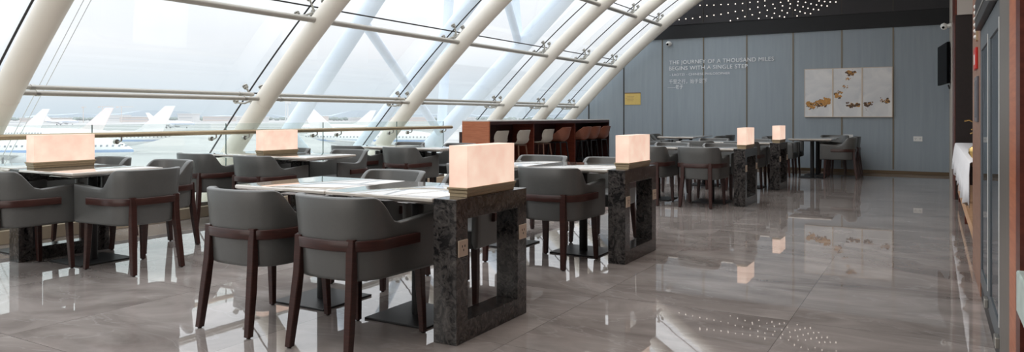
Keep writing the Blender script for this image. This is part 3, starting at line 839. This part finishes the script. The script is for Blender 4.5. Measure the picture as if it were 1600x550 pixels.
pq = thing('wall_plaque', 'small yellow brass plaque on the blue-grey wall above the bar', 'plaque', (-6.52, YB-.012, 1.45))
MB().box(0, .40, 0, .012, 0, .275).build('plate', M['plaque'], pq, bevel=.002)
MB().box(0, .40, -.002, .012, .275, .295).build('header', simple('plaque_brown_header', (.16, .06, .03), .5), pq)
lm = MB()
for q, z in enumerate((.20, .165, .13, .095)): lm.box(.05, .24-.02*(q % 2), -.0012, 0, z, z+.008)
lm.box(.03, .04, -.0012, 0, .14, .17)
lm.build('engraving', simple('plaque_engraving', (.42, .25, .12), .5), pq)

cm = thing('security_camera', 'white dome security camera high on the blue-grey wall above the lettering', 'camera', (-5.40, YB, 2.88))
MB().tube([(0, 0, 0), (0, -.05, 0)], .055, 16).build('mount', M['white'], cm, smooth=50)
bm_ = MB(); bm_.lathe([(.004, -.062), (.03, -.056), (.052, -.036), (.062, -.005), (.062, .02), (.03, .05), (.004, .055)], 16, (0, -.08, 0)); bm_.build('body', M['white'], cm, smooth=50)
MB().tube([(-.01, -.135, -.02), (-.012, -.15, -.025)], .026, 12).build('lens', M['black_gloss'], cm, smooth=50)
cm2 = thing('security_camera', 'white ball security camera above the wall television', 'camera', (.2, 14.6, 2.72))
MB().tube([(.06, 0, .02), (.0, 0, .0)], .035, 12).build('mount', M['white'], cm2, smooth=50)
MB().lathe([(.004, -.06), (.04, -.045), (.06, 0), (.045, .04), (.004, .06)], 14, (-.05, 0, 0)).build('body', M['white'], cm2, smooth=60)
MB().tube([(-.06, -.05, -.02), (-.065, -.064, -.026)], .02, 10).build('lens', M['black_gloss'], cm2, smooth=50)
for x, z, w, lab in ((-2.93, .74, .13, 'white wall socket plate just behind the farthest lamp'), (-1.56, .74, .19, 'white double wall socket plate below the triptych'), (-.28, .72, .16, 'white wall socket plate below the television')):
    s = thing('wall_socket', lab, 'socket', (x, YB, z), 0, 'white socket plates on the back wall')
    MB().box(-w/2, w/2, -.010, 0, -.05, .05).build('plate', M['white'], s, bevel=.002)
    q = MB()
    for dx in (-w/4, w/4):
        for ex, ez in ((-.01, .008), (.01, .008), (0, -.014)): q.box(dx+ex-.003, dx+ex+.003, -.0108, -.010, ez-.006, ez+.006)
    q.build('slot', M['slot'], s)

# ------------------------------------------------------------------ side wall on the aisle
structure(MB().box(XR, XR+.3, 15.9, YB, 0, CEIL).build('wall_right_far', M['sidewall']))
structure(MB().box(XR-.008, XR+.3, 13.45, 15.9, 0, CEIL).build('wall_right_pale', simple('pale_corner_trim', (.46, .41, .35), .45)))
structure(MB().box(XR-.010, XR+.3, 12.06, 13.45, 0, CEIL).build('trim_21', M['redwood']))
structure(MB().box(XR, 2.0, 12.05, 12.35, 0, 2.60).build('wall_niche_end', simple('black_brown_niche', (.018, .011, .010), .5, noise=.5, scale=20)))
structure(MB().box(XR+.02, 2.0, 12.02, 12.35, 2.60, CEIL).build('wall_niche_bulkhead', simple('pale_bulkhead', (.52, .48, .44), .6)))
structure(MB().box(1.05, 1.2, 6.7, 12.05, 0, CEIL).build('wall_niche_back', M['barwood']))
structure(MB().box(XR, 1.2, 5.66, 6.75, 0, CEIL).build('wall_right_pilaster', M['pilaster']))
structure(MB().box(XR+.05, 1.2, 3.45, 5.66, 2.16, CEIL).build('wall_right_header', M['pilaster']))
structure(MB().box(XR+.6, XR+.8, 3.45, 5.66, 0, 2.16).build('wall_right_recess', M['dark']))
structure(MB().box(XR-.006, 1.2, 3.12, 3.46, 0, CEIL).build('trim_22', M['orange']))
structure(MB().box(XR-.012, 1.2, 2.98, 3.12, 0, CEIL).build('trim_23', M['redwood']))
structure(MB().box(XR+.40, 1.2, -3.2, 2.98, 0, CEIL).build('wall_right_near', M['dark']))

# television
tv = thing('television', 'black flat wall television seen edge-on beside the back wall', 'television', (.155, 15.35, 2.11), math.radians(6.5))
MB().box(-.028, .02, -.60, .60, -.36, .36).build('housing', M['black_gloss'], tv, bevel=.006)
MB().box(-.030, -.027, -.585, .585, -.345, .345).build('screen', M['black_gloss'], tv)
MB().box(.02, .06, -.2, .2, -.15, .15).build('wall_mount', M['black'], tv)
MB().tube([(.03, -.3, -.38), (.05, -.3, -.45)], .012, 8).build('cable_tail', M['black'], tv)

# console table with tablecloth in the niche
ct = thing('console_table', 'wooden console table with low shelf standing in the side niche', 'table', (.53, 9.4, 0))
MB().box(-.26, .30, -2.4, 2.4, .765, .80).build('tabletop', M['pilaster'], ct)
MB().box(-.24, .30, -2.4, 2.4, .20, .235).build('shelf', M['lightwood'], ct, bevel=.003)
MB().box(-.245, -.235, -2.4, 2.4, .13, .235).build('shelf_edge', M['lightwood'], ct)
for sx in (-.215, .275):
    for y in (-2.36, 0, 2.36): MB().box(sx-.025, sx+.025, y-.025, y+.025, 0, .765).build('leg', M['redwood'], ct, bevel=.002)
def cloth():
    m = MB(); n = 90; rows = []
    x0 = .53-.275
    for i in range(n+1):
        y = 6.98+4.84*i/n
        w = .018*math.sin(i*.9)+.012*math.sin(i*2.1+1)
        hem = .43+.03*math.sin(i*.55)+.05*(i/n)
        r = [(.82, y, .806), (.33, y, .806), (x0+.008, y, .804), (x0-.002, y, .795), (x0-.010+w*.3, y, .70), (x0-.014+w*.7, y, .58), (x0-.018+w, y, hem)]
        rows.append(r)
    vs = [v for r in rows for v in r]; fs = []
    for i in range(n):
        for j in range(6): a = i*7+j; fs.append((a, a+1, a+8, a+7))
    m.add(vs, fs); return m
tcl = cloth().build('tablecloth', M['cloth'], None, smooth=70)
sm = tcl.modifiers.new('thickness', 'SOLIDIFY'); sm.thickness = .004; sm.offset = 1
tag(tcl, 'white tablecloth hanging over the console table in the side niche', 'tablecloth')
go = thing('gold_ornament', 'small gold tree-shaped ornament standing on the white tablecloth', 'ornament', (.36, 8.2, .811))
MB().lathe([(.07, 0), (.07, .012), (.03, .02), (.012, .04)], 16).build('foot', simple('polished_gold', (.75, .50, .18), .25, .9), go, smooth=50)
gm = go.children[0].data.materials[0]
MB().tube([(0, 0, .03), (.01, 0, .16), (-.01, 0, .32)], .009, 8).build('stem', gm, go, smooth=50)
for k, (a, z) in enumerate(((0, .12), (2.1, .17), (4.2, .21), (1, .26), (3.2, .29))):
    MB().tube([(0, 0, z), (.07*math.cos(a), .07*math.sin(a), z+.04), (.11*math.cos(a), .11*math.sin(a), z+.03)], .006, 6).build('branch', gm, go, smooth=50)
gb = thing('gold_bowl', 'small round gold vessel beside the gold ornament on the tablecloth', 'vessel', (.33, 7.4, .811))
MB().lathe([(.03, 0), (.05, .01), (.075, .05), (.07, .09), (.04, .115), (.03, .12)], 20).build('body', gm, gb, smooth=60)
MB().lathe([(.032, .12), (.02, .14), (.008, .15), (.008, .165), (.002, .17)], 16).build('lid', gm, gb, smooth=60)

# fittings on the pilaster
fa = thing('fire_call_point', 'red fire alarm box on the brown wood pilaster', 'alarm box', (XR, 6.08, 1.58))
MB().box(-.016, 0, -.13, .13, -.075, .075).build('housing', M['red'], fa, bevel=.004)
MB().box(-.0175, -.016, -.06, .06, -.04, .03).build('window', M['white'], fa)
ls = thing('indicator_strip', 'short vertical strip of pale indicator lamps above the red alarm box', 'lamp strip', (XR, 5.98, 1.83))
MB().box(-.012, 0, -.05, .05, -.13, .13).build('backplate', M['bronze'], ls)
for k in range(6): MB().lathe([(.014, 0), (.013, .008), (.006, .013)], 10).build('bulb', M['white'], ls, smooth=50)
for k, o in enumerate([c for c in ls.children if c.name.startswith('bulb')]): o.rotation_euler = (0, -PI/2, 0); o.location = (-.012, 0, -.105+.042*k)
ip = thing('wall_board', 'tall dark grey notice board below the red alarm box', 'board', (XR, 5.98, 1.32))
MB().box(-.014, 0, -.16, .16, -.18, .13).build('board', simple('slate_board', (.12, .12, .14), .4), ip, bevel=.003)
MB().box(-.0155, -.014, -.13, .13, -.15, .10).build('face', simple('slate_board_face', (.09, .09, .11), .25), ip)

# glazed cabinet
gc = thing('glazed_cabinet', 'tall stainless steel cabinet with two framed glass doors beside the pilaster', 'cabinet', (XR, 3.47, 0))
Ld = 2.175
MB().box(.05, .58, 0, Ld, .10, 2.14).build('carcass', simple('cabinet_inside', (.16, .18, .20), .5), gc)
MB().box(-.004, .05, 0, .52, 0, 2.14).build('side_panel', M['brushed'], gc, bevel=.003)
MB().box(.005, .05, .52, Ld, 0, .09).build('plinth', M['black'], gc)
hd = MB().box(-.03, .05, .50, Ld, 1.735, 1.92).build('header', M['black'], gc, bevel=.004)
MB().box(-.034, -.03, .52, Ld, 1.80, 1.815).build('header_strip', M['steel'], hd)
MB().box(0, .03, .52, Ld, 1.90, 2.14).build('transom_pane', M['cabglass'], gc)
for y0, y1 in ((.53, 1.335), (1.345, 2.16)):
    dr = MB()
    dr.box(0, .045, y0, y0+.07, .10, 1.73).box(0, .045, y1-.07, y1, .10, 1.73).box(0, .045, y0+.07, y1-.07, .10, .20).box(0, .045, y0+.07, y1-.07, 1.60, 1.73)
    dd = dr.build('door', simple('door_frame_steel', (.13, .15, .165), .4, .5), gc, bevel=.002)
    MB().box(.006, .014, y0+.07, y1-.07, .20, 1.60).build('pane', M['cabglass'], dd)
    MB().box(-.003, .001, y0+.055, y0+.07, .20, 1.64).build('edge_strip', M['white'], dd)
    MB().box(-.02, 0, y0+.02, y0+.11, .11, .16).build('hinge', M['steel'], dd, bevel=.004)
MB().tube([(-.03, .60, 1.72), (-.03, .60, 1.78)], .022, 12).build('door_pivot', M['steel'], gc, smooth=50)

sc_ = thing('side_counter', 'pale green marble counter edge at the very corner of the picture', 'counter', (.235, 2.42, 0))
MB().prism([(0, .535), (.5, .535), (.5, .672), (0, .672)], 'x', 0, .4).build('slab', M['greenstone'], sc_, bevel=.006)
MB().box(.03, .4, .05, .45, 0, .535).build('cabinet_body', M['dark'], sc_)

# ------------------------------------------------------------------ outside: apron, aircraft, skyline
GZ = -8.3
structure(MB().box(-2600, 400, -1500, 3200, GZ-.5, GZ).build('ground_apron', M['apron']))
CA, SA = math.cos(math.radians(30)), math.sin(math.radians(30))
def ahead(d, u): return (-SA*d+CA*u, CA*d+SA*u)        # metres ahead of and beside the standpoint
def make_plane(label, loc, rz, fin):
    t = thing('airliner', label, 'airplane', loc, rz, 'airliners on the apron')
    # fuselage along +x (nose at +x), centre height 3.6
    prof = [(-17.5, .25, .9), (-15.5, .65, .75), (-12, 1.25, .4), (-8, 1.8, .1), (-5, 1.98, 0), (10, 1.98, 0), (13.5, 1.9, -.03), (15.5, 1.6, -.12), (17.2, 1.05, -.3), (18.2, .5, -.45), (18.6, .12, -.5)]
    R = [[(x, r*math.cos(2*PI*k/24), 3.7+dz+r*math.sin(2*PI*k/24)) for k in range(24)] for x, r, dz in prof]
    MB().loft(R).build('fuselage', M['plane'], t, smooth=50)
    MB().prism([(-7.6, 5.5), (-9.4, 6.3), (-15.9, 12.0), (-18.5, 12.0), (-15.0, 5.0)], 'y', -.16, .16).build('tail_fin', fin, t, bevel=.05)
    for s in (-1, 1):
        MB().add([(-13.2, s*.6, 4.5), (-16.2, s*.6, 4.6), (-17.4, s*6, 4.9), (-15.9, s*6, 4.9), (-13.2, s*.6, 4.7), (-16.2, s*.6, 4.7), (-17.4, s*6, 5.0), (-15.9, s*6, 5.0)],
                 [(0,1,2,3),(7,6,5,4),(0,4,5,1),(1,5,6,2),(2,6,7,3),(3,7,4,0)]).build('tailplane', M['fin'], t)
        MB().add([(4.5, s*1.5, 2.4), (-2.5, s*1.5, 2.5), (-4.6, s*16.5, 3.9), (-2.9, s*16.5, 3.9), (4.5, s*1.5, 3.0), (-2.5, s*1.5, 2.8), (-4.6, s*16.5, 4.1), (-2.9, s*16.5, 4.1)],
                 [(0,1,2,3),(7,6,5,4),(0,4,5,1),(1,5,6,2),(2,6,7,3),(3,7,4,0)]).build('wing', M['fin'], t)
        MB().tube([(5.2, s*5.6, 1.75), (4.8, s*5.6, 1.75), (2.5, s*5.6, 1.8), (1.2, s*5.6, 1.85)], [.85, 1.05, 1.0, .55], 18).build('engine', M['engine'], t, smooth=50)
        MB().tube([(-1.2, s*3.4, 2.4), (-1.2, s*3.4, .5)], .18, 8).tube([(-1.2, s*3.4-.3, .55), (-1.2, s*3.4+.3, .55)], .55, 14).build('main_gear', M['tyre'], t)
    MB().tube([(12.6, 0, 1.9), (12.6, 0, .4)], .12, 8).tube([(12.6, -.25, .4), (12.6, .25, .4)], .4, 14).build('nose_gear', M['tyre'], t)
    MB().box(16.2, 17.0, -.75, .75, 4.15, 4.5).build('cockpit_window', M['tyre'], t)
    return t
p0 = None
def plane(d, u, deg, label, fin='fin', s=1.):
    global p0
    x, y = ahead(d, u); rz = math.radians(30+deg)
    p = make_plane(label, (x, y, GZ), rz, M[fin])
    if s != 1: p.scale = (s, s, s)
# heading 180 = nose to the left as seen from the room
plane(128, -86, 8, 'white airliner with a blue stripe parked behind the first window table')
plane(265, -168.7-17.2, 179, 'white airliner whose slanted tail fin stands above the lamp near the picture edge')
plane(225, -123.7-17.2, 179, 'white airliner whose blush tail fin rises right of the first window lamp', 'finpink')
plane(185, -86.2-17.2, 178, 'white airliner whose pale tail fin stands before the second ivory rib')
plane(560, -262, 2, 'distant white airliner low on the apron between the second fin and second rib')
plane(330, -80, 184, 'long white airliner beyond the second window lamp')
plane(185, -36, -9, 'white airliner with dark cockpit windows before the third ivory rib')
plane(760, -470, 3, 'tiny distant white airliner between the first two tail fins')

# skyline
structure(MB().add(*(lambda pts: ([(*ahead(2100, u), GZ) for u, z in pts] + [(*ahead(2100, u), z) for u, z in pts] + [(*ahead(2500, u*1.2), GZ) for u, z in pts] + [(*ahead(2500, u*1.2), z+2) for u, z in pts],
    [(i, i+1, i+1+len(pts), i+len(pts)) for i in range(len(pts)-1)] + [(i+len(pts), i+1+len(pts), i+1+3*len(pts), i+3*len(pts)) for i in range(len(pts)-1)] + [(i+2*len(pts), i+1+2*len(pts), i+1+3*len(pts), i+3*len(pts)) for i in range(len(pts)-1)]))(
    [(-1900+k*60, 6+8*math.sin(k*.55)+6*math.sin(k*1.3+1)+4*math.sin(k*2.9)) for k in range(40)])).build('hill_range', M['hillm']))
tl = MB(); rt = random.Random(11)
for k in range(900):
    d = rt.uniform(1420, 1800); u = rt.uniform(-1.05, .1)*d; r = rt.uniform(2.5, 5); x, y = ahead(d, u)
    tl.lathe([(.3, 0), (r, r*.5), (r*1.1, r*.9), (r*.6, r*1.35), (.3, r*1.55)], 7, (x, y, GZ))
tag(tl.build('treeline', M['tree'], smooth=60), 'distant line of trees beyond the apron', 'trees', kind='stuff')
bd = [(1180, -760, 70, 9, 'low pale terminal shed behind the first tail fin'), (1260, -690, 40, 16, 'boxy far building behind the lamp near the picture edge'), (1150, -590, 55, 12, 'pale far hangar between the first and second tail fins'), (1220, -545, 26, 20, 'narrow far tower block beside the second tail fin'), (1300, -520, 60, 13, 'wide far building just beyond the second tail fin'), (1200, -430, 45, 11, 'low far hangar between the second and third tail fins'), (1350, -380, 70, 14, 'wide far hangar before the second ivory rib'), (1250, -250, 60, 9, 'low far shed beyond the second window lamp'), (1300, -180, 80, 11, 'long far shed before the third ivory rib'), (1280, -90, 50, 10, 'low far building just before the bar counter')]
for k, (d, u, w, h, lab) in enumerate(bd):
    h *= .62
    x, y = ahead(d, u)
    t = thing('airport_building', lab, 'building', (x, y, GZ), math.radians(30), 'far airport buildings')
    MB().box(-w/2, w/2, 0, 25, 0, h).build('wall', M['bld' if k % 2 else 'bld2'], t)
    MB().box(-w/2-1, w/2+1, -1, 26, h, h+1.2).build('roof', M['bld'], t)
    MB().box(-w/2+2, w/2-2, -.2, 0, h*.45, h*.62).build('window_strip', M['engine'], t)
for k, (d, u) in enumerate(((1000, -560), (1020, -545), (1040, -610))):
    x, y = ahead(d, u)
    t = thing('tower_crane', ['thin far tower crane beside the second tail fin', 'second thin far tower crane, close to the first crane', 'far tower crane between the first two tail fins'][k], 'crane', (x, y, GZ), .4+k, 'far tower cranes')
    MB().box(-.4, .4, -.4, .4, 0, 22).build('mast', M['bld2'], t)
    MB().box(-7, 16, -.3, .3, 22, 22.7).build('jib', M['bld2'], t)
    MB().box(-7, -4, -.6, .6, 20.8, 22).build('counterweight', M['bld2'], t)
for k, (d, u, h) in enumerate(((420, -130, 19), (300, -92, 15))):
    x, y = ahead(d, u)
    t = thing('apron_mast', ['slender apron light mast beyond the third tail fin', 'slender apron light mast seen before the third ivory rib'][k], 'light mast', (x, y, GZ), 0, 'apron light masts')
    MB().tube([(0, 0, 0), (0, 0, h)], [.35, .18], 10).build('pole', M['bld'], t, smooth=50)
    MB().box(-1.2, 1.2, -.4, .4, h-.4, h+.4).build('lamp_head', M['bld'], t)

# ------------------------------------------------------------------ light
SKY = .94
W = bpy.data.worlds.new('overcast_sky'); S.world = W; W.use_nodes = True
nt = W.node_tree; nt.nodes.clear(); N, L = nt.nodes.new, nt.links.new
out = N('ShaderNodeOutputWorld'); bg = N('ShaderNodeBackground'); L(bg.outputs[0], out.inputs[0])
tc = N('ShaderNodeTexCoord'); mp = N('ShaderNodeMapping'); mp.inputs['Scale'].default_value = (1, 1, 3.2)
L(tc.outputs['Generated'], mp.inputs['Vector'])
n = N('ShaderNodeTexNoise'); n.inputs['Scale'].default_value = 1.7; n.inputs['Detail'].default_value = 6; n.inputs['Roughness'].default_value = .5
L(mp.outputs['Vector'], n.inputs['Vector'])
cr = N('ShaderNodeValToRGB'); e = cr.color_ramp.elements
e[0].position = .36; e[0].color = (.69, .72, .75, 1); e[1].position = .64; e[1].color = (.85, .855, .865, 1)
L(n.outputs['Fac'], cr.inputs['Fac'])
sx = N('ShaderNodeSeparateXYZ'); L(tc.outputs['Generated'], sx.inputs[0])
mr = N('ShaderNodeMapRange'); mr.inputs['From Min'].default_value = 0; mr.inputs['From Max'].default_value = .09
L(sx.outputs['Z'], mr.inputs['Value'])
mx = N('ShaderNodeMix'); mx.data_type = 'RGBA'; mx.inputs['A'].default_value = (.55, .66, .74, 1)
L(mr.outputs[0], mx.inputs['Factor']); L(cr.outputs['Color'], mx.inputs['B'])
L(mx.outputs['Result'], bg.inputs['Color'])
# overcast sky: brighter towards the zenith (1 + 2 sin elevation)
cl = N('ShaderNodeMath'); cl.operation = 'MAXIMUM'; cl.inputs[1].default_value = 0; L(sx.outputs['Z'], cl.inputs[0])
ma = N('ShaderNodeMath'); ma.operation = 'MULTIPLY_ADD'; ma.inputs[1].default_value = 2.6*SKY; ma.inputs[2].default_value = SKY; L(cl.outputs[0], ma.inputs[0])
L(ma.outputs[0], bg.inputs['Strength'])

def area(name, loc, size, power, col=(1, .96, .92), rot=(0, 0, 0)):
    l = bpy.data.lights.new(name, 'AREA'); l.shape = 'RECTANGLE'; l.size, l.size_y = size; l.energy = power; l.color = col
    o = bpy.data.objects.new(name, l); COL.objects.link(o); o.location = loc; o.rotation_euler = rot
    return o
for k, y in enumerate((1.0, 5.0, 9.0, 13.0)):
    area('ceiling_fill_light', (-2.0 if y < 12 else -4.2, min(y, 12.2), CEIL-.03), (2.0, 2.6), 58 if y < 12 else 30)  # added fill panels under the ceiling, unseen, to brighten the room
area('rear_fill_light', (-3.5, -2.6, 2.6), (6, 2.5), 95, (1, .95, .9), (math.radians(80), 0, 0))  # unseen fill added behind the camera

# ------------------------------------------------------------------ camera
cam = bpy.data.cameras.new('camera'); co = bpy.data.objects.new('camera', cam); COL.objects.link(co)
co.location = (0, 0, 1.18); co.rotation_euler = (PI/2, 0, math.radians(30))
cam.sensor_width = 36; cam.lens = 1142/1600*36; cam.clip_end = 6000; cam.clip_start = .02
cam.shift_y = -(275-181.2)/1600
S.camera = co
v = S.view_settings; v.view_transform = 'Standard'; v.look = 'None'; v.gamma = 1; v.exposure = 0; v.use_curve_mapping = False
S.cycles.max_bounces = 10; S.cycles.transparent_max_bounces = 16
